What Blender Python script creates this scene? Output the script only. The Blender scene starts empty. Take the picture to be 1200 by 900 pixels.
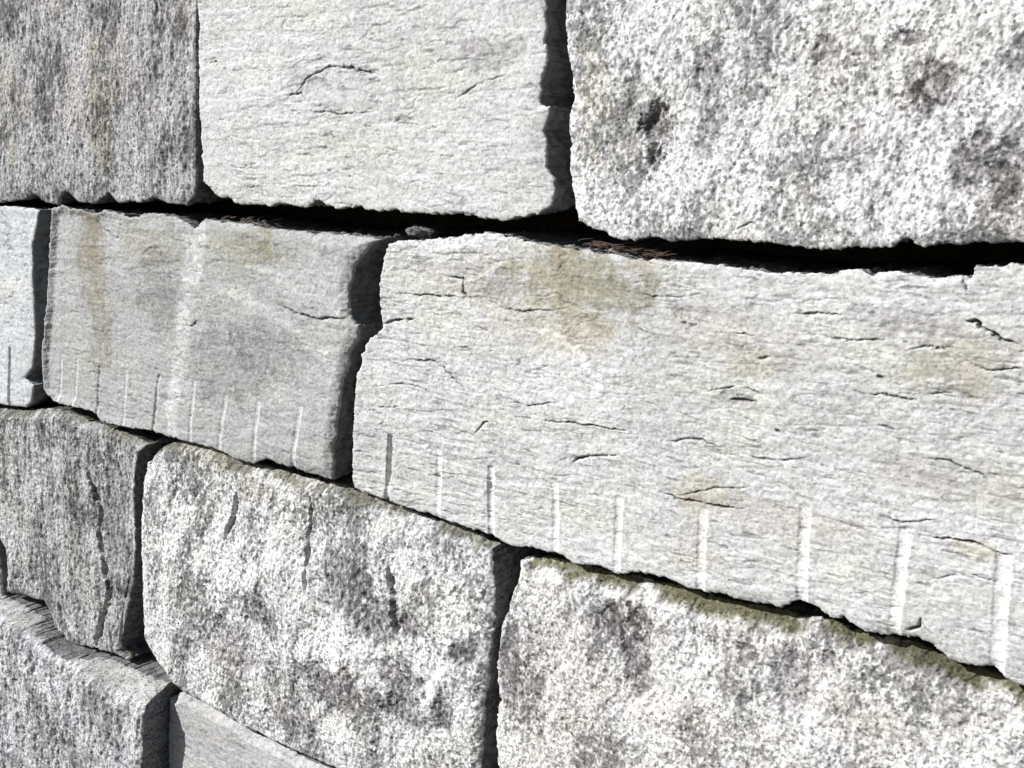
import bpy, math, random
import numpy as np

# ------------------------------------------------------------------ camera, sky, sun
SC = bpy.context.scene
COL = SC.collection
F_PX = 786.0                    # focal length in pixels of the 1200 px wide photograph
HOR = 283.0                     # eye level in the photograph
VPX = -451.0                    # vanishing point of the courses
PITCH = math.atan((450 - HOR) / F_PX)
YAW = math.atan(F_PX / ((600 - VPX) * math.cos(PITCH)))
DIST = 1.5                      # metres from lens to wall face
EYE = 2.80                      # eye height above the ground

cam_d = bpy.data.cameras.new("camera")
cam = bpy.data.objects.new("camera", cam_d)
COL.objects.link(cam)
cam.location = (0, -DIST, EYE)
cam.rotation_euler = (math.pi / 2 - PITCH, 0, YAW)
cam_d.sensor_width = 36
cam_d.lens = F_PX / 734 * 36        # the picture inside its white margin is 734 of the 1200 px wide
cam_d.clip_start = 0.02
cam_d.clip_end = 500
SC.camera = cam

SUN_EL = math.radians(36)
SUN_AZ = math.radians(42)       # to the left of the wall's outward normal
sun_dir = np.array([-math.sin(SUN_AZ) * math.cos(SUN_EL), -math.cos(SUN_AZ) * math.cos(SUN_EL), math.sin(SUN_EL)])
w = bpy.data.worlds.new("World"); SC.world = w; w.use_nodes = True
nt = w.node_tree; nt.nodes.clear()
sky = nt.nodes.new("ShaderNodeTexSky"); sky.sky_type = 'NISHITA'; sky.sun_disc = False
sky.sun_elevation = SUN_EL
sky.sun_rotation = math.atan2(sun_dir[0], sun_dir[1])
sky.air_density = 1.0; sky.dust_density = 2.0
bg = nt.nodes.new("ShaderNodeBackground"); bg.inputs[1].default_value = 0.05
wo = nt.nodes.new("ShaderNodeOutputWorld")
nt.links.new(sky.outputs[0], bg.inputs[0]); nt.links.new(bg.outputs[0], wo.inputs[0])
sl = bpy.data.lights.new("sun", 'SUN'); sl.energy = 5.0; sl.angle = math.radians(0.5); sl.color = (1, .99, .975)
so = bpy.data.objects.new("sun", sl); COL.objects.link(so)
import mathutils
so.rotation_euler = mathutils.Vector(tuple(sun_dir)).to_track_quat('Z', 'Y').to_euler()
so.location = (-4, -6, 8)
SC.view_settings.view_transform = 'Standard'; SC.view_settings.look = 'None'
SC.view_settings.gamma = 1; SC.view_settings.exposure = 0.18

# ------------------------------------------------------------------ pixel -> wall plane
def P(u, v, y=0.0):
    d = np.array([u - 600.0, -(v - 450.0), -F_PX])
    a = math.pi / 2 - PITCH
    d = np.array([d[0], d[1] * math.cos(a) - d[2] * math.sin(a), d[1] * math.sin(a) + d[2] * math.cos(a)])
    d = np.array([d[0] * math.cos(YAW) - d[1] * math.sin(YAW), d[0] * math.sin(YAW) + d[1] * math.cos(YAW), d[2]])
    t = (y + DIST) / d[1]
    return (d[0] * t, EYE + d[2] * t)
def PL(pts): return np.array([P(u, v) for u, v in pts])
def CL(pts, lo=-99, hi=99):
    a = PL(pts); a[:, 0] = np.clip(a[:, 0], lo, hi); return a
def ZM(m): return P(600, HOR + (600 - VPX) * m)[1]
def SX(x, v=450): return P(x, v)[0]

# ------------------------------------------------------------------ noise
def _h(i, j, seed):
    n = (i.astype(np.int64) * 374761393 + j.astype(np.int64) * 668265263 + seed * 1442695041) & 0xFFFFFFFF
    n = ((n ^ (n >> 13)) * 1274126177) & 0xFFFFFFFF
    n = ((n ^ (n >> 16)) * 2246822519) & 0xFFFFFFFF
    return ((n ^ (n >> 15)) & 0xFFFFFF) / 16777215.0
def gn(x, y, seed):
    xi = np.floor(x); yi = np.floor(y); fx = x - xi; fy = y - yi
    ux = fx * fx * fx * (fx * (fx * 6 - 15) + 10); uy = fy * fy * fy * (fy * (fy * 6 - 15) + 10)
    def g(a, b):
        t = _h(xi + a, yi + b, seed) * 2 * math.pi
        return np.cos(t) * (fx - a) + np.sin(t) * (fy - b)
    a = g(0, 0) * (1 - ux) + g(1, 0) * ux; b = g(0, 1) * (1 - ux) + g(1, 1) * ux
    return (a * (1 - uy) + b * uy) * 1.5
def fbm(x, y, seed, o=4, gain=.5):
    s = 0; a = 1; t = 0
    for k in range(o):
        s = s + a * gn(x, y, seed + k * 17); t += a; a *= gain; x = x * 2.03 + 5.1; y = y * 2.03 + 1.7
    return s / t
def ridge(x, y, seed, o=4):
    s = 0; a = 1; t = 0
    for k in range(o):
        s = s + a * (1 - np.abs(gn(x, y, seed + k * 13)) * 2); t += a; a *= .5; x = x * 2.1 + 3; y = y * 2.1
    return s / t
def ss(a, b, x):
    t = np.clip((x - a) / (b - a), 0, 1); return t * t * (3 - 2 * t)
def segdist(X, Z, pts, closed=False):
    D = np.full(X.shape, 1e9); VX = np.zeros(X.shape); VZ = np.zeros(X.shape); T = np.zeros(X.shape)
    n = len(pts)
    L = 0
    for k in range(n if closed else n - 1):
        a = pts[k]; b = pts[(k + 1) % n]; e = b - a; l2 = max(e @ e, 1e-12)
        t = np.clip(((X - a[0]) * e[0] + (Z - a[1]) * e[1]) / l2, 0, 1)
        qx = a[0] + t * e[0] - X; qz = a[1] + t * e[1] - Z
        d = qx * qx + qz * qz
        m = d < D
        D[m] = d[m]; VX[m] = qx[m]; VZ[m] = qz[m]; T[m] = L + t[m]; L += 1
    return np.sqrt(D), VX, VZ, T
def inside(X, Z, pts):
    c = np.zeros(X.shape, bool); n = len(pts)
    for k in range(n):
        x1, z1 = pts[k]; x2, z2 = pts[(k + 1) % n]
        if z1 == z2: continue
        m = ((z1 > Z) != (z2 > Z)) & (X < (x2 - x1) * (Z - z1) / (z2 - z1) + x1)
        c ^= m
    return c

# ------------------------------------------------------------------ materials
def stone_material(name, fine, bump, rough=.85):
    m = bpy.data.materials.new(name); m.use_nodes = True; n = m.node_tree.nodes; l = m.node_tree.links
    b = n["Principled BSDF"]; b.inputs["Roughness"].default_value = rough; b.inputs["Specular IOR Level"].default_value = .3
    at = n.new("ShaderNodeAttribute"); at.attribute_name = "tone"
    tc = n.new("ShaderNodeTexCoord")
    nz = n.new("ShaderNodeTexNoise"); nz.inputs["Scale"].default_value = 260; nz.inputs["Detail"].default_value = 3; nz.inputs["Roughness"].default_value = .7
    l.new(tc.outputs["Object"], nz.inputs["Vector"])
    mr = n.new("ShaderNodeMapRange"); mr.inputs[1].default_value = .3; mr.inputs[2].default_value = .7
    mr.inputs[3].default_value = 1 - fine; mr.inputs[4].default_value = 1 + fine * .7
    l.new(nz.outputs[0], mr.inputs[0])
    vo = n.new("ShaderNodeTexVoronoi"); vo.inputs["Scale"].default_value = 230; l.new(tc.outputs["Object"], vo.inputs["Vector"])
    sp = n.new("ShaderNodeSeparateColor"); l.new(vo.outputs["Color"], sp.inputs[0])
    rp = n.new("ShaderNodeValToRGB"); rp.color_ramp.interpolation = 'CONSTANT'
    for p_, v_ in ((0, 1 - 2.2 * fine), (.13, 1 - .7 * fine), (.4, 1.0), (.75, 1 + .7 * fine)):
        e_ = rp.color_ramp.elements[0] if p_ == 0 else (rp.color_ramp.elements[1] if p_ == .13 else rp.color_ramp.elements.new(p_))
        e_.position = p_; e_.color = (v_ * .8, v_ * .8, v_ * .8, 1)
    l.new(sp.outputs[0], rp.inputs[0])
    ml = n.new("ShaderNodeMath"); ml.operation = 'MULTIPLY'; l.new(mr.outputs[0], ml.inputs[0]); l.new(rp.outputs[0], ml.inputs[1])
    m2 = n.new("ShaderNodeMath"); m2.operation = 'MULTIPLY'; l.new(ml.outputs[0], m2.inputs[0]); m2.inputs[1].default_value = 1.27
    mx = n.new("ShaderNodeVectorMath"); mx.operation = 'SCALE'
    l.new(at.outputs["Color"], mx.inputs[0]); l.new(m2.outputs[0], mx.inputs["Scale"])
    l.new(mx.outputs[0], b.inputs["Base Color"])
    n2 = n.new("ShaderNodeTexNoise"); n2.inputs["Scale"].default_value = 140; n2.inputs["Detail"].default_value = 4; n2.inputs["Roughness"].default_value = .75
    l.new(tc.outputs["Object"], n2.inputs["Vector"])
    bp = n.new("ShaderNodeBump"); bp.inputs["Strength"].default_value = bump; bp.inputs["Distance"].default_value = .004
    l.new(n2.outputs[0], bp.inputs["Height"]); l.new(bp.outputs[0], b.inputs["Normal"])
    return m
MAT = {'slab': stone_material("split_granite", .12, .35), 'rough': stone_material("rough_granite", .25, .6), 'dark': stone_material("weathered_granite", .28, .6)}

def soil_material(name, c1, c2, scale):
    m = bpy.data.materials.new(name); m.use_nodes = True; n = m.node_tree.nodes; l = m.node_tree.links
    b = n["Principled BSDF"]; b.inputs["Roughness"].default_value = .95
    tc = n.new("ShaderNodeTexCoord"); v = n.new("ShaderNodeTexVoronoi"); v.inputs["Scale"].default_value = scale
    nz = n.new("ShaderNodeTexNoise"); nz.inputs["Scale"].default_value = scale * .3; nz.inputs["Detail"].default_value = 6
    l.new(tc.outputs["Object"], v.inputs["Vector"]); l.new(tc.outputs["Object"], nz.inputs["Vector"])
    mx = n.new("ShaderNodeMix"); mx.data_type = 'FLOAT'; mx.inputs[0].default_value = .5
    sp = n.new("ShaderNodeSeparateColor"); l.new(v.outputs["Color"], sp.inputs[0])
    l.new(sp.outputs[0], mx.inputs[2]); l.new(nz.outputs[0], mx.inputs[3])
    cr = n.new("ShaderNodeValToRGB"); cr.color_ramp.elements[0].color = (*c1, 1); cr.color_ramp.elements[1].color = (*c2, 1)
    cr.color_ramp.elements[0].position = .25; cr.color_ramp.elements[1].position = .8
    l.new(mx.outputs[0], cr.inputs[0]); l.new(cr.outputs[0], b.inputs["Base Color"])
    bp = n.new("ShaderNodeBump"); bp.inputs["Distance"].default_value = .01; bp.inputs["Strength"].default_value = .8; bp.invert = True
    l.new(v.outputs["Distance"], bp.inputs["Height"]); l.new(bp.outputs[0], b.inputs["Normal"])
    return m

# ------------------------------------------------------------------ one block
DEPTHS = [.002, .005, .009, .014, .019, .025, .031, .037, .044, .051, .059, .067, .076, .086, .097, .11, .125, .145, .17, .2, .24, .29, .35, .42]
def tint(c, mask, col):
    mask = np.clip(mask, 0, 1)[..., None]
    return c * (1 - mask) + np.array(col) * mask

def block(name, outline, style, seed, base=.55, bulge=.006, bw=.012, relief=1.0, rag=.003, ragf=45, tiltx=0, tiltz=0,
          grooves=(), cracks=(), patches=(), veins=(), moss=0, hue=(1, 1, 1), topbev=None, arris=None, hero=True, sidek=1.0, speck=1.0, y0=0, res=None,
          label="", cat="stone block", group="granite blocks of the wall", depth=.42):
    pts = np.asarray(outline, float)
    if res is None:
        c = pts.mean(0); q = math.sqrt(c[0] ** 2 + DIST ** 2 + (c[1] - EYE) ** 2)
        near = max(q, DIST)
        res = max(.0016, near * .00085) if hero else max(.004, near * .0018)
    h = res
    x0, z0 = pts.min(0) - 3 * h; x1, z1 = pts.max(0) + 3 * h
    nx = int((x1 - x0) / h) + 2; nz = int((z1 - z0) / h) + 2
    X, Z = np.meshgrid(x0 + np.arange(nx) * h, z0 + np.arange(nz) * h)
    D, VX, VZ, _ = segdist(X, Z, pts, True)
    ins = inside(X, Z, pts)
    sg = np.where(ins, 1.0, -1.0)
    ln = np.maximum(D, 1e-9)
    NX = -VX / ln * sg; NZ = -VZ / ln * sg                 # inward normal
    d = D * sg + rag * (fbm(X * ragf, Z * ragf, seed + 3, 5, .7) * 2.2 + .9 * fbm(X * ragf * .3, Z * ragf * .3, seed + 9, 2)) - rag * .2
    d = d - 4.5 * rag * np.clip(fbm(X * 24, Z * 24, seed + 5, 3, .6) - .10, 0, .35)     # chipped arrises
    out = d < 0
    Xs = np.where(out, X + NX * (-d), X); Zs = np.where(out, Z + NZ * (-d), Z)
    dd = np.maximum(d, 0)
    # ---- relief of the face (positive = out of the wall)
    cx, cz = pts.mean(0)
    Hh = tiltx * (X - cx) + tiltz * (Z - cz)
    if style == 'slab':
        wz = Z + .012 * fbm(X * 4, Z * 4, seed + 20, 3)
        fol = fbm(X * 9, wz * 60, seed + 21, 4, .6)
        stp = fbm(X * 5, wz * 26, seed + 22, 3)
        Hh += relief * (.006 * fbm(X * 3, Z * 4, seed + 23, 3) + .0010 * fol + .0018 * ss(-.03, .03, stp) * (.3 + fbm(X * 2, Z * 3, seed + 24, 2)) + .0012 * fbm(X * 60, Z * 80, seed + 25, 4, .8) + .0016 * fbm(X * 22, Z * 34, seed + 26, 3, .6))
    elif style == 'rough':
        w1 = .02 * fbm(X * 10, Z * 10, seed + 30, 2)
        Hh += relief * (.015 * fbm(X * 3.5, Z * 2.6, seed + 31, 3) + .011 * np.abs(fbm((X + w1 - .35 * Z) * 7, (Z + w1) * 4, seed + 32, 3)) + .0045 * fbm((X + w1 - .3 * Z) * 20, Z * 11, seed + 36, 3) + .0026 * ridge(X * 62, Z * 45, seed + 33, 4) + .0028 * fbm(X * 130, Z * 100, seed + 34, 3, .8))
    else:
        Hh += relief * (.012 * fbm(X * 4, Z * 2.4, seed + 41, 3) + .007 * fbm(X * 24, Z * 7, seed + 42, 3) + .0034 * ridge(X * 70, Z * 26, seed + 43, 4) + .003 * fbm(X * 120, Z * 80, seed + 44, 3, .7))
    # rounded, chipped arris
    rr = bw * (1 + .8 * fbm(X * 12, Z * 12, seed + 50, 3)) + .003
    if topbev is not None:
        topm = ss(.45, .8, -NZ)
        wob = 1 + .5 * fbm(X * 7, Z * 4, seed + 51, 3)
        rr = rr * (1 - topm) + topbev * wob * topm
    t = np.clip(1 - dd / rr, 0, 1)
    prof = 1 - np.sqrt(np.maximum(1 - t * t, 0)) if topbev is None else (1 - np.sqrt(np.maximum(1 - t * t, 0))) * (1 - topm) + t * topm
    if arris is not None:
        pa_ = np.array([P(u, v, -bulge) for u, v in arris[0]]); pt_ = PL(arris[1])
        za = np.interp(X, pa_[:, 0], pa_[:, 1]) + .010 * fbm(X * 9, Z * 2, seed + 52, 4); zt = np.interp(X, pt_[:, 0], pt_[:, 1])
        lg = np.clip((Z - za) / np.maximum(zt - za, .01), 0, 1)
        soft = np.clip(1 - np.abs(Z - za) / .03, 0, 1) ** 2
        Hh = Hh * ss(0, .02, dd + .006) * (1 - .9 * ss(0, .2, lg)) + bulge * (1 - lg) - .012 * soft - .004 * prof
    else:
        Hh = Hh * ss(0, .03, dd + .006) - .3 * np.minimum(rr, .012) * prof if topbev is None else Hh * ss(0, .03, dd + .006) - (bulge * topm + .005 * (1 - topm)) * prof
    # ---- colour of the stone itself
    b = np.ones(X.shape) * base
    col = np.stack([b * hue[0], b * hue[1], b * hue[2]], -1)
    k = np.ones(X.shape)
    if style == 'slab':
        k *= 1 + .16 * fbm(X * 2.5, Z * 5, seed + 60, 3) + .14 * fol + .42 * fbm(X * 62, Z * 120, seed + 61, 4, .85) + .16 * fbm(X * 24, Z * 60, seed + 66, 3, .7)
        dash = fbm(X * 14, wz * 95, seed + 62, 4, .6) - .29 + .22 * fbm(X * 2.5, Z * 3, seed + 67, 2)
        k *= 1 - .42 * ss(0, .12, dash) * speck; Hh -= .0012 * ss(0, .12, dash)
        wl = Z + .022 * fbm(X * 5, Z * 7, seed + 27, 3) + .004 * fbm(X * 30, Z * 30, seed + 28, 2)
        for q_, (fx, fz, wd, am) in enumerate(((5, 42, .05, .30), (10, 95, .07, .28), (3, 20, .02, .35))):
            ln_ = ss(wd, 0, np.abs(fbm(X * fx, wl * fz, seed + 150 + q_, 2))) * ss(.0, .35, fbm(X * 9, Z * 16, seed + 160 + q_, 3) + .08)
            k *= 1 - am * ln_ * speck; Hh -= .0011 * ln_
        warm = ss(0.0, .4, fbm(X * 5, Z * 8, seed + 63, 3))
        cool = ss(0.05, .4, fbm(X * 4, Z * 6, seed + 64, 3))
        col = col * (1 + warm[..., None] * np.array([.005, .01, -.045])) * (1 + cool[..., None] * np.array([-.012, -.004, .012]))
    else:
        Zc = Z - (Hh - bulge) * (1 if arris is not None else 0)
        wp = .012 * fbm(X * 16, Zc * 12, seed + 69, 3)
        sx, sz = (80, 62) if style == 'rough' else (100, 40)
        big = fbm((X - .25 * Zc + wp) * 8, (Zc + wp) * 5.5, seed + 70, 5, .6)
        sp1 = fbm((X + wp) * sx, (Zc - wp) * sz, seed + 71, 4, .7)
        sp2 = fbm(X * sx * 2.2, Zc * sz * 2, seed + 72, 3, .7)
        vn = np.abs(fbm((X + 2 * wp) * 22, (Zc + wp) * 15, seed + 75, 3))          # pale network between the darker patches
        dk = ss(-.03, .17, .72 * sp1 + 1.0 * big - .04) * .6 * speck
        lt = ss(.0, .18, -sp1 - .6 * big)
        k *= (1 - dk * ss(.0, .09, vn)) * (1 + .30 * lt) * (1 + .55 * sp2)
        if style == 'dark':
            k *= 1 + .35 * fbm((X - .12 * Zc) * 26, Zc * 2.5, seed + 73, 3)
        v = fbm(X * 6, Zc * 6, seed + 74, 3)
        col = col * (1 + ss(0, .4, v)[..., None] * np.array([.01, .0, -.03])) * (1 + ss(.0, .4, -v)[..., None] * np.array([-.012, -.004, .012]))
    if arris is not None:
        k = 1 + (k - 1) * (1 - .8 * ss(0, .2, lg)); k *= 1 + .5 * ss(0, .2, lg) * fbm(X * 40, Hh * 60, seed + 76, 4, .7)
        col = tint(col, .45 * ss(0, .2, lg) * ss(-.3, .2, fbm(X * 12, Hh * 30, seed + 77, 3)), (.26, .27, .2))
    # patches: (u, v, ru, rv, strength, colour, raggedness)
    for (u, v, ru, rv, st, pc) in patches:
        c = P(u, v); a = abs(P(u + ru, v)[0] - P(u - ru, v)[0]) / 2; bz = abs(P(u, v + rv)[1] - P(u, v - rv)[1]) / 2
        q = np.sqrt(((X - c[0]) / a) ** 2 + ((Z - c[1]) / bz) ** 2) + 1.15 * fbm(X * 20, Z * 17, seed + 80, 5, .65)
        msk = st * (1.7 if pc == 'dark' else 1.15) * ss(1.12, .72, q) * (.75 + .5 * fbm(X * 80, Z * 70, seed + 81, 3, .6))
        if pc == 'dark':
            k *= 1 - np.clip(msk, 0, 1) * (.38 + .38 * ss(-.12, .12, fbm(X * 70, Z * 60, seed + 82, 4, .75))); Hh -= .004 * ss(1.2, .5, q) * st
            col = col * (1 + np.clip(msk, 0, 1)[..., None] * np.array([.02, -.01, .01]))
        elif pc == 'light':
            k *= 1 + np.clip(msk, 0, 1) * .36
        elif pc == 'hollow':
            Hh -= .018 * ss(1.1, .3, q) * st; k *= 1 - np.clip(msk, 0, 1) * .35
        else:
            col = tint(col, msk, pc)
    for (pl, wid, st, pc) in veins:                         # streaks of other colour
        dv, _, _, _ = segdist(X, Z, PL(pl))
        dv = dv + wid * 1.0 * fbm(X * 25, Z * 12, seed + 90, 4, .6)
        msk = st * ss(wid, wid * .35, dv) * (.7 + .8 * fbm(X * 60, Z * 40, seed + 91, 3))
        if pc == 'light': k = k * (1 + np.clip(msk, 0, 1) * .42)
        elif pc == 'dark': k *= 1 - np.clip(msk, 0, 1) * .5
        else: col = tint(col, msk, pc)
    for (pl, wid, dep) in cracks:
        g = PL(pl)
        wig = .009 * fbm(X * 26, Z * 26, seed + 95, 4, .7)
        dv, _, _, T = segdist(X + wig, Z + wig * .8, g)
        taper = np.sqrt(np.clip(np.minimum(T, len(g) - 1 - T) / max(len(g) - 1, 1) * 4, .05, 1))
        wv = wid * .68 * taper * (1 + .9 * fbm(X * 40, Z * 40, seed + 96, 2))
        wv = np.maximum(wv, h * .9)
        f = ss(1.0, .2, dv / wv) * taper * ss(-.6, -.05, fbm(X * 28, Z * 28, seed + 94, 2))
        Hh -= dep * f
        k *= 1 - .78 * f
    for (p0, p1, wid, *gd) in grooves:                           # half-round drill marks
        g = PL([p0, p1]); e = g[1] - g[0]; L = np.linalg.norm(e); e = e / L
        tt = ((X - g[0][0]) * e[0] + (Z - g[0][1]) * e[1]); pr = (X - g[0][0]) * (-e[1]) + (Z - g[0][1]) * e[0]
        pr = pr + .0012 * fbm(tt * 30, pr * 0 + 3, seed + 97, 2)
        r = wid * .72; gd = gd[0] if gd else 0
        cs = np.clip(1 - (pr / r) ** 2, 0, 1) ** .6 * ss(-.003, .004, tt) * ss(L + .03, L - .004, tt)
        fade = .75 + .5 * fbm(tt * 14, pr * 3 + 11, seed + 98, 2)
        Hh -= r * (.42 + gd) * cs * fade
        gm = (1 - .8 * min(gd, 1)) * ss(0.05, .5, cs) * (.8 + .4 * fbm(tt * 22, pr * 60, seed + 89, 3))
        col = col * (1 + .42 * gm[..., None]); k = k * (1 - .7 * gm) + .72 * gm
    if moss:
        mt = ss(.35, .75, -NZ) * ss((topbev or .02) * 1.15, (topbev or .02) * .3, dd + .022 * fbm(X * 14, Z * 14, seed + 99, 3) + .016 * fbm(X * 70, Z * 70, seed + 88, 4, .7))
        Hh += .004 * mt * fbm(X * 90, Z * 110, seed + 87, 3, .7)
        mt = mt * moss * ss(-.5, -.05, fbm(X * 9, Z * 9, seed + 100, 3) + .2 * fbm(X * 60, Z * 60, seed + 101, 2))
        mc = np.array([.105, .10, .05])
        mt = np.clip(mt, 0, .95)[..., None]
        k = k * (1 - mt[..., 0] * .5) + mt[..., 0] * .5 * (1 + .5 * fbm(X * 90, Z * 90, seed + 102, 3))
        col = col * (1 - mt) + mc * mt
    col = np.clip(col * np.clip(k, .12, 1.6)[..., None], .02, .85)
    Y = y0 - Hh
    arris_ok = 1 if arris is None else 0
    Y = np.where(out & (X * 0 + arris_ok > 0), np.maximum(Y, y0 + .004), Y)
    # ---- faces
    inv = ~out
    Q = inv[:-1, :-1] | inv[1:, :-1] | inv[:-1, 1:] | inv[1:, 1:]
    used = np.zeros(X.shape, bool)
    used[:-1, :-1] |= Q; used[1:, :-1] |= Q; used[:-1, 1:] |= Q; used[1:, 1:] |= Q
    idx = -np.ones(X.shape, np.int64); idx[used] = np.arange(used.sum())
    V = np.stack([Xs[used], Y[used], Zs[used]], -1); C = col[used]
    NN = np.stack([NX[used], NZ[used]], -1)
    qi, qj = np.nonzero(Q)
    Fq = np.stack([idx[qi, qj], idx[qi, qj + 1], idx[qi + 1, qj + 1], idx[qi + 1, qj]], -1)   # normal towards -y
    Qp = np.pad(Q, 1)
    E = []
    m = Q & ~Qp[:-2, 1:-1]; i, j = np.nonzero(m); E.append(np.stack([idx[i, j], idx[i, j + 1]], -1))
    m = Q & ~Qp[2:, 1:-1]; i, j = np.nonzero(m); E.append(np.stack([idx[i + 1, j + 1], idx[i + 1, j]], -1))
    m = Q & ~Qp[1:-1, :-2]; i, j = np.nonzero(m); E.append(np.stack([idx[i + 1, j], idx[i, j]], -1))
    m = Q & ~Qp[1:-1, 2:]; i, j = np.nonzero(m); E.append(np.stack([idx[i, j + 1], idx[i + 1, j + 1]], -1))
    E = np.concatenate(E)
    bv = np.unique(E); mp = -np.ones(len(V), np.int64); mp[bv] = np.arange(len(bv))
    Vs = [V]; Cs = [C]; Fs = [Fq]; prev = bv; n0 = len(V)
    B = V[bv]; Bn = NN[bv]; per = B[:, 0] * 1.0 + B[:, 2] * 1.7
    sc = base * np.ones(len(bv)) * .48  # side faces given a darker colour to paint in the joint shade
    for li, dp in enumerate(DEPTHS):
        dp = dp * depth / .42
        wgt = min(1, dp / .05)
        ins_ = wgt * (.002 + .020 * np.abs(fbm(per * 9, dp * 22 + np.zeros(len(bv)), seed + 110, 3))) + .012 * dp / .42 + wgt * .010 * fbm(per * 38, dp * 45 + np.zeros(len(bv)), seed + 111, 4, .6) + wgt * .006 * fbm(per * 90, dp * 110 + np.zeros(len(bv)), seed + 114, 3, .7)
        ins_ = ins_ * sidek
        ins_ = np.maximum(ins_, .0)
        nv = B.copy(); nv[:, 0] += Bn[:, 0] * ins_; nv[:, 2] += Bn[:, 1] * ins_; nv[:, 1] = np.maximum(y0 + .004, B[:, 1]) + dp if arris is None else B[:, 1] + dp
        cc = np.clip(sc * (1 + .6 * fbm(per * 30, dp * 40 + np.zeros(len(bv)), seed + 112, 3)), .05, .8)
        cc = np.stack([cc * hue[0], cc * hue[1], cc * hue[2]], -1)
        if moss:
            mm = (ss(.3, .7, -Bn[:, 1]) * moss * .9 * ss(-.5, .0, fbm(per * 12, dp * 20 + np.zeros(len(bv)), seed + 113, 3)))[:, None]
            cc = cc * (1 - mm) + np.array([.10, .095, .045]) * mm
        cur = n0 + np.arange(len(bv)) + li * len(bv)
        a = prev if li == 0 else prev
        pa = a[mp[E[:, 0]]]; pb = a[mp[E[:, 1]]]; ca = cur[mp[E[:, 0]]]; cb = cur[mp[E[:, 1]]]
        Fs.append(np.stack([pb, pa, ca, cb], -1))
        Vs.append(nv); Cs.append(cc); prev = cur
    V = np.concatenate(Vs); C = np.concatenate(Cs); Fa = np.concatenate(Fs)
    org = np.array([cx, y0 + .2, pts[:, 1].min()])
    V = V - org
    me = bpy.data.meshes.new(name)
    me.vertices.add(len(V)); me.vertices.foreach_set("co", V.astype(np.float32).ravel())
    me.loops.add(Fa.size); me.loops.foreach_set("vertex_index", Fa.astype(np.int32).ravel())
    me.polygons.add(len(Fa)); me.polygons.foreach_set("loop_start", (np.arange(len(Fa)) * 4).astype(np.int32))
    me.update(calc_edges=True)
    me.polygons.foreach_set("use_smooth", np.ones(len(Fa), bool))
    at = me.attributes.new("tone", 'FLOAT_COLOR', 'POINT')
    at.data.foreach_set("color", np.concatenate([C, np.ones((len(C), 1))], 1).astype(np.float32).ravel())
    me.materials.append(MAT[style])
    o = bpy.data.objects.new(name, me); COL.objects.link(o); o.location = tuple(org)
    o["label"] = label; o["category"] = cat
    if group: o["group"] = group
    return o

#BLOCKS
RUST = (.25, .21, .14); OLIVE = (.30, .29, .21); OCHRE = (.46, .43, .33); PINK = (.48, .44, .40); TAN = (.38, .32, .25)
MA, MB_, MC, MD, MG = -.22, .0465, .272, .4826, .70      # course levels as slopes from the vanishing point
def my(m, x): return HOR + m * (x - VPX)

block("granite_block", PL([(120, my(-.215, 120)), (240, my(-.215, 240)), (373.5, my(-.215, 373.5)), (373.5, 200), (374, 260), (374, 308), (373, 313), (367, 322), (353, 321), (343.5, 316), (334, 320), (317, 320), (311, 313), (302, 321), (290, 320), (280, 312), (275, 322), (265, 320), (257, 314), (251, 318), (233, 320), (180, 317), (118, 314)]),
      'dark', 11, base=.37, bulge=.004, bw=.004, relief=1.0, hue=(1, .985, 1.0), tiltx=.0, rag=.002,
      patches=[(305, 250, 10, 60, .5, OLIVE), (240, 250, 6, 60, .3, OLIVE)],
      label="grey coarse streaked block directly left of the smooth pale one")
block("granite_block", PL([(373.5, my(-.215, 373)), (500, my(-.215, 500)), (622, my(-.215, 622)), (625, 170), (624, 205), (626, 218), (620, 234), (621, 249), (627, 251), (624, 266), (625, 295), (631, 302), (632, 312), (628, 323), (614, 330), (595, 333.5), (578, 331), (553, 329), (526, 328), (516, 325), (503, 327), (489, 323), (474, 325), (461, 319), (451, 324), (434, 320), (426, 323), (403, 321), (388, 315), (378, 305), (375.5, 260), (374.5, 200)]),
      'slab', 22, base=.60, bulge=.005, bw=.006, rag=.003,
      cracks=[([(446, 241), (452, 232), (458, 228), (470, 222), (490, 226), (505, 229)], .003, .006), ([(437, 243), (449, 241), (453, 246)], .0035, .006),
              ([(455, 254), (475, 256), (502, 255)], .003, .005), ([(478, 222), (490, 226), (500, 228)], .003, .005), ([(560, 245), (575, 235), (595, 229)], .003, .004),
              ([(383, 220), (390, 218)], .003, .004), ([(410, 308), (420, 309)], .002, .004)],
      patches=[(585, 215, 25, 14, .35, 'dark'), (450, 235, 14, 8, .3, 'dark')],
      label="smooth pale block with hairline cracks, between grey streaked and coarse speckled blocks")
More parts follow.
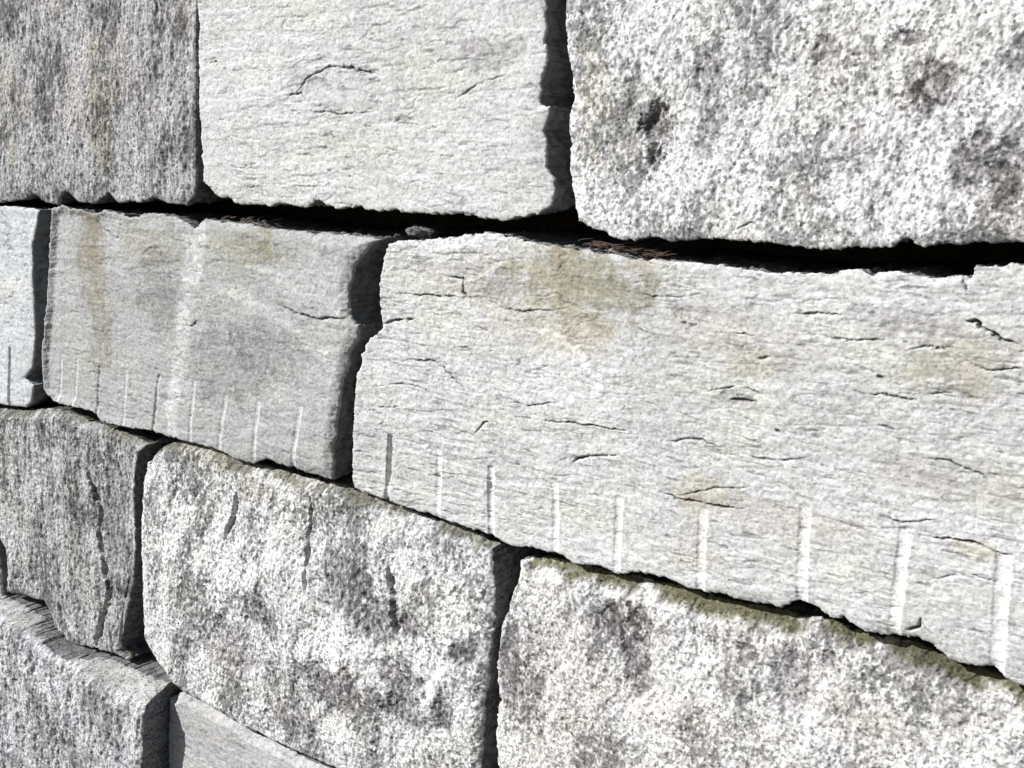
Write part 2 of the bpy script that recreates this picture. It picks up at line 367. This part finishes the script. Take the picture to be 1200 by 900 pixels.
block("granite_block", CL([(637, my(-.215, 637)), (900, my(-.215, 900)), (1106, my(-.215, 1106)), (1090, 200), (1088, 345), (1080, my(MB_, 1080)), (967, 349), (927, 349), (890, 352), (884, 346), (871, 352), (834, 354), (800, 352), (773, 349), (745, 346), (714, 348), (699, 345), (680, 349), (670, 344), (657, 339), (647, 333), (644, 320), (641, 299), (640, 278), (641, 257), (644, 243), (641, 220), (638, 200)], hi=SX(1077, 250)),
      'rough', 33, base=.60, bulge=.010, bw=.012, relief=.75, rag=.003, speck=.85,
      patches=[(900, 238, 17, 22, .95, 'dark'), (705, 268, 12, 24, .75, 'hollow'), (705, 270, 10, 22, .55, 'dark'), (742, 260, 11, 36, .5, 'dark'), (930, 290, 14, 30, .75, 'dark'), (955, 300, 12, 28, .5, 'dark'),
               (745, 215, 12, 12, .5, 'dark'), (825, 210, 14, 12, .5, 'dark'), (845, 285, 14, 20, .35, 'dark'), (965, 215, 12, 16, .6, 'dark'), (885, 203, 12, 6, .8, 'dark'), (660, 240, 12, 40, .45, OCHRE), (800, 320, 35, 22, .6, 'light'), (925, 330, 14, 20, .6, 'light'), (955, 325, 22, 30, .25, TAN)],
      cracks=[([(757, 341), (764, 338), (772, 334)], .003, .006)],
      label="coarse white and dark speckled block with dark round patch, right of the jagged joint")
block("granite_block", PL([(118, 315), (180, 319), (233, 322.5), (248, 323), (261, 325), (256, 351), (256, 375), (257, 391), (258, 416), (256, 439), (250, 446), (257, 451), (255, 463), (251, 467), (233, 465), (180, my(.262, 180)), (116, my(.258, 116))]),
      'slab', 44, base=.60, bulge=.006, bw=.008, rag=.0015, hue=(.97, 1, 1.04),
      grooves=[((240.5, 424), (240, 464), .009, 1.2), ((222, 420), (221, 460), .008), ((204, 416), (203, 455), .008), ((188, 412), (187, 450), .008), ((172, 408), (171, 446), .008)],
      label="pale bluish split block left of the narrow upright joint, with thin drill marks")
block("granite_block", PL([(269, 324), (276, 322), (290, 325), (298, 328), (307, 325), (328, 330), (340, 327), (359, 330), (372, 338), (380, 331), (409, 335), (426, 339), (449, 340), (480, 342), (508, 346), (498, 352), (488, 366), (482.5, 385), (484.6, 400), (490, 408), (490, 418), (483.5, 427), (483.5, 435), (479, 447.5), (476, 468), (473, 493), (472, 519), (459, 515), (438, 509), (424, 504), (413, 507), (401, 504), (388, 497), (376, 494), (359, 490), (342, 484), (320, 481), (305, 477), (299, 470), (282, 466), (270, 463), (263, 454), (262, 429), (264, 402), (266, 391), (267, 360)]),
      'slab', 55, base=.42, bulge=.008, bw=.005, relief=1.1, rag=.003, hue=(.99, 1, 1.0), tiltx=.02, speck=.6,
      grooves=[((274, 432), (273, 462), .008), ((285.5, 432), (284, 464), .008), ((302, 438), (301, 473), .008, .45), ((322, 440), (320, 478), .008), ((346, 443), (342, 483), .009, .45), ((372.5, 448), (369, 490), .009), ((395, 457), (390, 496), .010), ((419, 462), (415, 504), .010), ((450, 465), (444, 508), .011)],
      veins=[([(375, 340), (373, 362), (367, 385), (365, 405), (358, 445), (355, 485)], .034, 1.2, 'light'), ([(295, 338), (297, 365), (300, 385), (304, 424)], .075, .7, (.24, .21, .15)), ([(372, 362), (385, 381), (400, 384)], .012, .6, 'light'), ([(400, 384), (440, 405), (478, 440)], .02, .5, 'light'), ([(380, 345), (430, 372), (478, 395)], .018, .45, 'light'), ([(360, 335), (372, 352)], .015, .4, 'light')],
      cracks=[([(434, 393), (450, 400), (462, 403), (484, 403)], .004, .010), ([(366, 408), (371, 408), (374, 405)], .005, .006), ([(298, 329), (306, 340), (318, 346)], .004, .006)],
      patches=[(425, 348, 8, 18, .85, OLIVE), (412, 352, 28, 14, .45, OLIVE), (340, 350, 25, 15, .45, OLIVE), (298, 350, 6, 30, .5, RUST), (395, 440, 30, 30, .25, 'dark'), (345, 385, 16, 28, .3, 'dark'), (425, 425, 30, 18, .3, 'dark'), (455, 375, 25, 18, .3, 'light'), (475, 420, 14, 60, .3, 'light'), (398, 388, 20, 14, .35, 'light')],
      label="light grey block with a rust brown streak and thin drill marks along its foot")
block("granite_block", CL([(510, 349), (513, 347), (539, 346), (560, 345), (566, 342), (582, 341), (601, 344), (620, 350), (647, 353), (680, 359), (720, 362), (762, 366), (774, 369), (803, 370.5), (828, 370), (837, 368), (853, 368), (862, 370), (878, 369), (897, 372.5), (907.5, 373.5), (922, 371.5), (928, 373.5), (932.5, 365), (966, 364), (1040, 366), (1132, 370),
                           (1130, 450), (1130, 560), (1125, my(.271, 1125)), (1040, my(.270, 1040)), (966, 666.5), (957.5, 663), (945, 654), (928, 653), (916, 650), (901, 638), (887, 632), (868, 631), (853, 629), (839, 619.6), (828, 618.5), (814, 608), (806, 605), (799, 608), (793, 611), (776, 607.5), (747, 602), (732, 598), (720, 595), (707.5, 589), (691, 586), (674, 587), (662, 581), (643, 579), (637, 574), (616, 568.5), (599, 567), (587, 562), (585, 559.5), (554, 549), (514, 535), (495, 528), (486.6, 525), (484.6, 518), (485.6, 477), (488, 443), (491, 429), (497, 418), (506.5, 410), (505.4, 397.5), (504, 377), (507.5, 360)], hi=SX(1110, 500)),
      'slab', 66, base=.58, bulge=.008, bw=.007, relief=1.25, rag=.003,
      grooves=[((512, 487), (510, 533), .010, 1.2), ((548, 497), (547, 545), .010), ((585.5, 509), (585, 557), .011, .45), ((631.5, 520), (631, 570), .010), ((677, 531), (675, 584), .011), ((737, 540), (735, 597), .012), ((810, 537), (808, 605), .013), ((882, 553), (874, 628), .013), ((953, 572), (948, 652), .015),
               ((1030, 590), (1025, 676), .015)],
      cracks=[([(522, 385), (548, 387), (560, 387)], .003, .006), ([(553, 374), (566, 374), (565, 384), (571, 393)], .004, .009), ([(507, 407), (520, 404), (531, 403)], .005, .010), ([(515, 435), (530, 432), (546, 434), (558, 447), (570, 453)], .003, .005), ([(500, 468), (520, 466)], .003, .004),
              ([(573, 487), (581, 477), (585, 477)], .004, .004), ([(622, 476), (640, 478), (660, 481), (682, 484)], .003, .007), ([(643, 507), (647, 503), (665, 501), (676, 501)], .004, .009), ([(704, 528), (722, 532), (738, 536), (766, 540)], .0035, .009), ([(720, 530), (745, 525), (770, 524)], .003, .004),
              ([(924, 404), (933, 405), (941, 413), (950, 418), (963, 422)], .005, .010), ([(898, 457), (915, 457)], .004, .005), ([(902, 400), (915, 399)], .003, .004), ([(755, 461), (776, 462)], .006, .005), ([(720, 407), (732, 408)], .006, .005), ([(800, 399), (840, 400)], .0025, .004), ([(890, 558), (930, 564), (957, 573)], .003, .006), ([(883, 626), (892, 624), (894, 617)], .004, .008),
              ([(788, 483), (793, 484)], .005, .004), ([(862, 444), (868, 445)], .005, .004), ([(775, 432), (785, 430)], .004, .004), ([(895, 503), (915, 506), (935, 515), (940, 520)], .0025, .004), ([(745, 413), (775, 415)], .0025, .004), ([(862, 479), (880, 482)], .003, .003), ([(884, 425), (903, 422), (912, 428)], .003, .004), ([(820, 415), (850, 419), (872, 417)], .0025, .003), ([(846, 455), (872, 458), (893, 462)], .003, .004), ([(925, 433), (945, 440), (966, 439)], .003, .005), ([(700, 492), (730, 490), (752, 496)], .0025, .003), ([(590, 462), (612, 466), (634, 463)], .0025, .003), ([(860, 545), (880, 549), (905, 547)], .0025, .003), ([(900, 590), (925, 586), (948, 592)], .0025, .003), ([(740, 455), (760, 452), (785, 458)], .0025, .003), ([(500, 452), (522, 449), (545, 456)], .0025, .003), ([(590, 395), (610, 398), (640, 396)], .0025, .003), ([(760, 500), (790, 505), (812, 503)], .0025, .003), ([(690, 385), (712, 388), (735, 386)], .0025, .003), ([(922, 372), (928, 385)], .003, .004)],
      patches=[(650, 378, 52, 30, .9, (.33, .315, .25)), (920, 430, 50, 26, .5, (.42, .41, .35)), (760, 420, 60, 22, .4, (.44, .43, .37)), (780, 545, 70, 14, .4, (.44, .42, .35)), (915, 520, 60, 22, .35, (.44, .43, .37)), (560, 372, 30, 14, .4, (.42, .41, .35)), (640, 400, 30, 30, .3, (.38, .36, .28)), (652, 374, 30, 18, .45, OLIVE), (637, 372, 12, 22, .45, TAN), (600, 366, 20, 8, .3, OCHRE), (620, 395, 55, 35, .35, OCHRE), (655, 420, 12, 10, .4, PINK), (690, 362, 20, 5, .8, PINK), (735, 527, 28, 14, .5, OCHRE), (725, 534, 7, 5, .7, PINK), (915, 440, 30, 22, .4, OCHRE), (925, 443, 10, 10, .4, PINK), (935, 568, 14, 6, .6, OCHRE), (730, 560, 20, 30, .3, OCHRE), (775, 434, 18, 14, .35, OCHRE),
               (560, 425, 35, 30, .2, 'light'), (620, 425, 40, 40, .18, 'light'), (830, 600, 40, 20, .3, 'light'), (596, 380, 18, 12, .25, 'dark'), (762, 461, 14, 5, .5, 'dark'), (870, 405, 40, 12, .25, 'dark'), (900, 520, 30, 14, .2, 'dark')],
      veins=[([(622, 412), (645, 425), (660, 445), (662, 455)], .012, .7, 'light')],
      label="long pale split block with wide drill marks along its foot and many fine cracks")
block("granite_block", PL([(232, 468), (251, 469), (272, 468), (292, 476), (307, 482), (324, 488), (338, 494), (331, 500), (328, 515), (328, 535), (329, 565), (328, 590), (322, 620), (318, 640), (324, 648), (312, 643), (301, 640), (284, 637), (274, 628), (267.5, 613), (264, 606), (247, 601), (238, 599), (239, 585), (238, 570), (234, 560), (231, 520)]),
      'dark', 77, base=.39, bulge=.018, bw=.014, relief=1.25, moss=.6, topbev=.02, rag=.003, tiltx=-.03,
      cracks=[([(294, 508), (300, 524), (304, 540), (304, 561), (308, 588), (311, 603)], .017, .045), ([(312, 596), (307, 616), (302, 638)], .020, .05), ([(325, 590), (320, 612), (318, 640)], .008, .02), ([(289, 504), (291, 508)], .008, .008)],
      veins=[([(246, 472), (244, 530), (243, 590)], .03, 1.3, 'light'), ([(236, 472), (236, 590)], .02, 1, 'light')],
      patches=[(318, 560, 8, 40, .3, 'dark'), (270, 620, 20, 12, .4, 'light')],
      label="rough grey block with a deep crooked upright crack, left of the bright bulging block")
block("granite_block", PL([(343, 497), (350, 493), (363, 492), (376, 495), (386, 498), (400, 506), (412, 509), (438, 516), (459, 521), (474, 524), (483, 530), (498, 530), (512, 537), (528, 546), (553, 552), (570, 559), (586, 567), (586, 580), (586.7, 592), (588, 622), (584.6, 647), (581.5, 676), (579, 699), (577, 740), (577, 770), (560, 764), (500, 737), (450, 716), (411, 698), (397, 690), (380, 680), (363, 671), (355, 664), (351, 656), (343.5, 647), (335.5, 632), (334.5, 603), (334, 572), (334, 542), (335, 520), (338, 506)]),
      'rough', 88, base=.58, bulge=.026, bw=.018, relief=1.15, moss=.75, topbev=.022, rag=.003, speck=1.0,
      cracks=[([(404, 528), (400, 545), (395, 562)], .013, .022), ([(456, 530), (454, 560), (453, 590), (452, 600)], .010, .018), ([(511, 578), (515, 600), (517, 620), (519, 630)], .016, .025)],
      patches=[(470, 665, 22, 18, .95, 'dark'), (522, 670, 16, 26, .9, 'dark'), (552, 683, 8, 18, .85, 'dark'), (419, 614, 12, 16, .7, 'dark'), (400, 640, 18, 22, .5, 'dark'), (480, 590, 20, 24, .6, 'dark'), (526, 622, 8, 10, .7, 'dark'), (567, 644, 10, 8, .6, 'dark'), (450, 640, 50, 12, .6, 'light'), (540, 640, 30, 20, .5, 'light'), (400, 590, 12, 30, .7, 'light'), (430, 575, 30, 8, .6, 'light'), (550, 600, 20, 30, .6, 'light'), (470, 630, 40, 8, .8, 'light'), (537, 660, 5, 30, .9, 'light'), (380, 600, 20, 70, .4, 'light'), (415, 525, 8, 12, .7, PINK), (376, 500, 30, 8, .5, OCHRE), (445, 690, 20, 12, .4, 'dark'), (500, 620, 12, 16, .5, 'dark')],
      label="bright bulging block with dark blotches near its foot and a mossy upper edge")
block("granite_block", CL([(606, 577), (620, 577), (643, 581), (664, 588), (680, 590), (697, 594), (720, 600), (741, 606), (772, 612), (789, 617), (808, 619), (828, 625), (849, 633), (872, 637), (887, 640), (901, 647), (918, 656), (939, 662), (966, 670), (1040, my(.275, 1040)), (1100, my(.275, 1100)), (1180, my(.275, 1180)), (1180, 880), (1180, my(.478, 1180)), (1000, my(.480, 1000)), (800, my(.482, 800)), (650, my(.480, 650)), (588, my(.478, 588)), (589, 740), (588, 699), (590, 676), (588, 647), (592, 624), (598, 607), (604, 590)], hi=SX(1155, 780)),
      'rough', 99, base=.58, bulge=.03, bw=.014, relief=.8, moss=1.0, topbev=.032, rag=.003, speck=.9, hue=(1.01, 1, .99),
      patches=[(690, 640, 12, 30, .75, 'dark'), (670, 622, 10, 14, .6, 'dark'), (640, 660, 30, 40, .3, PINK), (600, 650, 10, 30, .55, 'dark'), (800, 660, 14, 26, .5, 'dark'), (826, 648, 5, 8, .7, 'dark'), (770, 640, 12, 10, .5, 'dark'), (920, 690, 14, 10, .4, 'dark'), (850, 690, 30, 20, .3, TAN), (700, 680, 50, 16, .3, PINK), (740, 650, 30, 20, .4, 'light'), (860, 660, 30, 14, .4, 'light')],
      label="wide speckled block with a mossy ledge, under the long split block with wide drill marks")
block("granite_block", PL([(120, my(.456, 120)), (180, my(.460, 180)), (233, 601), (250, 609), (268, 622), (288, 638), (320, 651), (353, 665), (353.5, 690), (352, 720), (352, 760), (350, my(MG, 350) - 6), (220, my(MG, 220) - 4), (118, my(MG, 118) - 4)]),
      'dark', 111, base=.46, bulge=.075, bw=.02, sidek=.25, relief=1.6, rag=.003, hue=(.99, 1, 1.02), speck=.8,
      arris=([(0, 530), (120, 564), (190, 597), (233, 620), (261, 636), (272, 645), (292, 657), (313, 672), (331, 681)], [(120, my(.456, 120)), (180, my(.460, 180)), (233, 601), (250, 609), (268, 622), (288, 638), (320, 651), (354, 665)]),
      patches=[(250, 632, 10, 25, .4, 'light'), (285, 660, 14, 14, .4, 'light')],
      veins=[([(236, 622), (252, 640), (258, 665), (256, 700)], .03, .9, 'light'), ([(264, 640), (282, 660), (303, 675), (318, 700)], .035, .9, 'light'), ([(320, 680), (322, 705)], .02, .6, 'light')],
      label="grey block with a broad slanting top ledge, below the rough cracked grey block")
block("granite_block", PL([(354, 675), (361, 672), (372, 678), (380, 683), (397, 692), (411, 702), (450, 722), (500, 743), (560, 769), (612, 792), (613, 830), (610, my(MG, 610)), (480, my(MG, 480)), (351, my(MG, 351) - 4), (353, 760), (353, 699)]),
      'slab', 122, base=.46, bulge=.02, bw=.012, relief=1.2, rag=.002, topbev=.02, hue=(1, .99, 1.02),
      label="bluish grey smooth block at the lower right of the block with slanting top ledge")

# ---- the rest of the wall outside what the photograph shows
ZG = 0.0
Z_F = ZM(.955); Z_A, Z_B, Z_C, Z_D, Z_E = ZM(-.215), ZM(.047), ZM(.272), ZM(.482), ZM(.70)
Z_T1 = ZM(-.46); Z_T2 = ZM(-.70)
def rect(s0, s1, z0, z1, seed, g=.010):
    r = random.Random(seed)
    j = lambda a=.008: r.uniform(-a, a)
    s0 += g * .6; s1 -= g * .6; z0 += g * .5; z1 -= g * .5
    pts = []
    n = max(3, int((s1 - s0) / .12))
    for k in range(n): pts.append((s0 + (s1 - s0) * k / n + j(), z0 + abs(j(.006))))
    m = 5
    for k in range(m): pts.append((s1 - abs(j(.012)), z0 + (z1 - z0) * k / m + j()))
    for k in range(n): pts.append((s1 - (s1 - s0) * k / n + j(), z1 - abs(j(.006))))
    for k in range(m): pts.append((s0 + abs(j(.012)), z1 - (z1 - z0) * k / m + j()))
    return np.array(pts)
def row(z0, z1, cuts, specs, seed):
    for k in range(len(cuts) - 1):
        st, base, lab = specs[k]
        if st == "slab": kw = dict(hero=False, relief=1.1, bulge=.007)
        elif st == 'rough': kw = dict(hero=False, relief=.9, bulge=.018)
        else: kw = dict(hero=False, relief=1.0, bulge=.01)
        if z1 < EYE - .4: kw.update(moss=.6, topbev=.02)
        block("granite_block", rect(cuts[k], cuts[k + 1], z0, z1, seed + k), st, seed * 3 + k * 7, base=base, rag=.003, label=lab, **kw)
sA = SX(120); sR1 = SX(1084)
row(Z_B, Z_A, [-4.6, SX(119, 250) - .003], [('slab', .5, "long pale block left of the grey coarse streaked block")], 200)
row(Z_B, Z_A, [SX(1077, 250) + .002, .9], [('slab', .58, "pale smooth block beyond the coarse speckled block with dark round patch")], 210)
row(Z_C, Z_B, [-4.6, SX(117, 390)], [('rough', .52, "speckled block left of the pale bluish split block")], 220)
row(Z_C, Z_B, [SX(1110, 500) + .003, .9], [('rough', .56, "speckled block right of the long pale split block")], 230)
row(Z_D, Z_C, [-4.6, -3.6, SX(230, 530) - .006], [('dark', .45, "dark streaked block far left in the mossy course"), ('rough', .5, "speckled block left of the rough block with the deep crooked crack")], 240)
row(Z_D, Z_C, [SX(1155, 780) + .003, .9], [('slab', .55, "smooth block right of the wide speckled block with mossy ledge")], 250)
row(Z_E, Z_D, [-4.6, SX(118, 620) - .004], [('rough', .48, "speckled block left of the block with a broad slanting ledge")], 260)
row(Z_E, Z_D, [SX(613, 850) + .008, -.1, .9], [('rough', .55, "speckled block right of the bluish grey smooth block, below the mossy ledges"), ('dark', .45, "dark streaked block at the lower right, below the wide speckled one")], 270)
row(Z_F, Z_E, [-4.6, -3.1, -2.0, -1.1, .0, .9], [('dark', .42, "dark block far left, last course but one above the ground"), ('rough', .5, "speckled block far left, last course but one above the ground"), ('slab', .5, "smooth block in the middle of the last course but one above the ground"), ('rough', .48, "speckled block near the right of the last course but one above the ground"), ('dark', .42, "dark block at the right end of the last course but one")], 320)
row(ZG - .05, Z_F, [-4.6, -3.6, -2.6, -1.7, -.6, .9], [('slab', .5, "smooth block far left in the bottom course"), ('rough', .48, "speckled block far left in the bottom course"), ('slab', .5, "smooth block in the middle of the bottom course"), ('rough', .5, "speckled block near the right of the bottom course"), ('dark', .42, "dark block closing the bottom course at its right end")], 280)
row(Z_A, Z_T1, [-4.6, -3.5, -2.25, -1.3, -.35, .9], [('rough', .52, "speckled block at the left of the topmost course"), ('slab', .56, "smooth block of the topmost course above the grey coarse streaked block"), ('rough', .55, "speckled block of the topmost course above the pale hairline-cracked block"), ('dark', .45, "grey streaked block of the topmost course above the coarse speckled block"), ('slab', .55, "pale block at the right end of the topmost course")], 290)

# ------------------------------------------------------------------ wedge stones and debris in the joints
def pebble(name, u, v, y, sx, sy, sz, seed, base, label):
    import bmesh
    bm = bmesh.new(); bmesh.ops.create_icosphere(bm, subdivisions=4, radius=1)
    me = bpy.data.meshes.new(name); 
    co = np.array([q.co[:] for q in bm.verts])
    n = fbm(co[:, 0] * 1.3 + co[:, 2], co[:, 1] * 1.3 - co[:, 2] * .7, seed, 4, .6)
    co = np.sign(co) * np.abs(co) ** .6 * (1 + .9 * n)[:, None] * np.array([sx, sy, sz])
    for q, c in zip(bm.verts, co): q.co = c
    for f in bm.faces: f.smooth = True
    bm.to_mesh(me); bm.free()
    k = base * (1 + .4 * fbm(co[:, 0] * 120, co[:, 2] * 120, seed + 4, 3))
    at = me.attributes.new("tone", 'FLOAT_COLOR', 'POINT')
    at.data.foreach_set("color", np.stack([k, k, k, k * 0 + 1], -1).astype(np.float32).ravel())
    me.materials.append(MAT['rough'])
    o = bpy.data.objects.new(name, me); COL.objects.link(o)
    s, z = P(u, v, y); o.location = (s, y, z); o.rotation_euler = (0, .2, .4)
    o["label"] = label; o["category"] = "stone"
    return o
pebble("wedge_stone", 537, 341, .04, .022, .03, .009, 15, .16, "small grey wedge stone lodged in the dark level joint above the long split block")

def tube_mesh(name, paths, mat):
    V = []; Fc = []
    for pth, r in paths:
        pth = [mathutils.Vector(p) for p in pth]; n = len(pth); b0 = len(V)
        for i, p in enumerate(pth):
            t = (pth[min(i + 1, n - 1)] - pth[max(i - 1, 0)]).normalized()
            a = t.orthogonal().normalized(); b = t.cross(a); rr = r * (1 - .6 * i / (n - 1))
            for q in range(5):
                an = q * math.tau / 5; V.append(tuple(p + a * math.cos(an) * rr + b * math.sin(an) * rr))
        for i in range(n - 1):
            for q in range(5):
                Fc.append((b0 + i * 5 + q, b0 + i * 5 + (q + 1) % 5, b0 + i * 5 + 5 + (q + 1) % 5, b0 + i * 5 + 5 + q))
    me = bpy.data.meshes.new(name); me.from_pydata(V, [], Fc); me.update(); me.materials.append(mat)
    o = bpy.data.objects.new(name, me); COL.objects.link(o); return o
mt = bpy.data.materials.new("dry_stems"); mt.use_nodes = True
bb = mt.node_tree.nodes["Principled BSDF"]; bb.inputs["Roughness"].default_value = .9
nz = mt.node_tree.nodes.new("ShaderNodeTexNoise"); nz.inputs["Scale"].default_value = 90
cr = mt.node_tree.nodes.new("ShaderNodeValToRGB"); cr.color_ramp.elements[0].color = (.035, .022, .016, 1); cr.color_ramp.elements[1].color = (.15, .10, .075, 1)
mt.node_tree.links.new(nz.outputs[0], cr.inputs[0]); mt.node_tree.links.new(cr.outputs[0], bb.inputs["Base Color"])
def litter(px0, px1, n, seed, label, dv=0, h0=.010):
    r = random.Random(seed); paths = []
    for k in range(n):
        u = r.uniform(px0[0], px1[0]); v = px0[1] + (px1[1] - px0[1]) * (u - px0[0]) / (px1[0] - px0[0]) + dv
        s, z = P(u, v); y = r.uniform(.0, .05); L = r.uniform(.012, .04); a = r.uniform(-.5, .5); dy = r.uniform(-.5, .3)
        z += r.uniform(0, h0)
        p = []; 
        for i in range(5):
            t = i / 4; p.append((s + L * t * math.cos(a), y + dy * L * t, z + L * t * math.sin(a) * .5 + r.uniform(-.0015, .0015)))
        paths.append((p, r.uniform(.0006, .0014)))
    o = tube_mesh("plant_litter", paths, mt); o["kind"] = "stuff"; o["label"] = label; o["category"] = "plant litter"
litter((640, 351), (700, 360), 70, 1, "reddish dry plant litter caught in the level joint below the jagged upright joint")
litter((388, 332), (420, 336), 25, 2, "dry plant litter caught in the level joint above the light grey drilled block", h0=.006)

# ------------------------------------------------------------------ setting
def box(name, x0, x1, y0, y1, z0, z1, mat, kind='structure'):
    v = [(x, y, z) for x in (x0, x1) for y in (y0, y1) for z in (z0, z1)]
    f = [(0, 1, 3, 2), (4, 6, 7, 5), (0, 4, 5, 1), (2, 3, 7, 6), (0, 2, 6, 4), (1, 5, 7, 3)]
    me = bpy.data.meshes.new(name); me.from_pydata(v, [], f); me.update(); me.materials.append(mat)
    o = bpy.data.objects.new(name, me); COL.objects.link(o); o["kind"] = kind; return o
earth = soil_material("dark_earth", (.03, .025, .02), (.07, .06, .045), 30)
gravel = soil_material("gravel", (.04, .037, .03), (.13, .12, .10), 55)
box("earth_bank", -4.65, .95, .36, 3.0, -.1, Z_T1 - .04, earth)
n = 60
xs = np.linspace(-1, 1, 81); xs = np.sign(xs) * np.abs(xs) ** 2.5 * 60
GX, GY = np.meshgrid(xs, xs)
GZ = .02 * fbm(GX * .9, GY * .9, 5, 4)
V = np.stack([GX.ravel(), GY.ravel(), GZ.ravel()], -1)
ii, jj = np.meshgrid(np.arange(80), np.arange(80), indexing='ij'); a = (ii * 81 + jj).ravel()
Fg = np.stack([a, a + 1, a + 82, a + 81], -1)
me = bpy.data.meshes.new("ground"); me.from_pydata(V.tolist(), [], Fg.tolist()); me.update(); me.materials.append(gravel)
for p in me.polygons: p.use_smooth = True
g = bpy.data.objects.new("ground", me); COL.objects.link(g); g["kind"] = "structure"
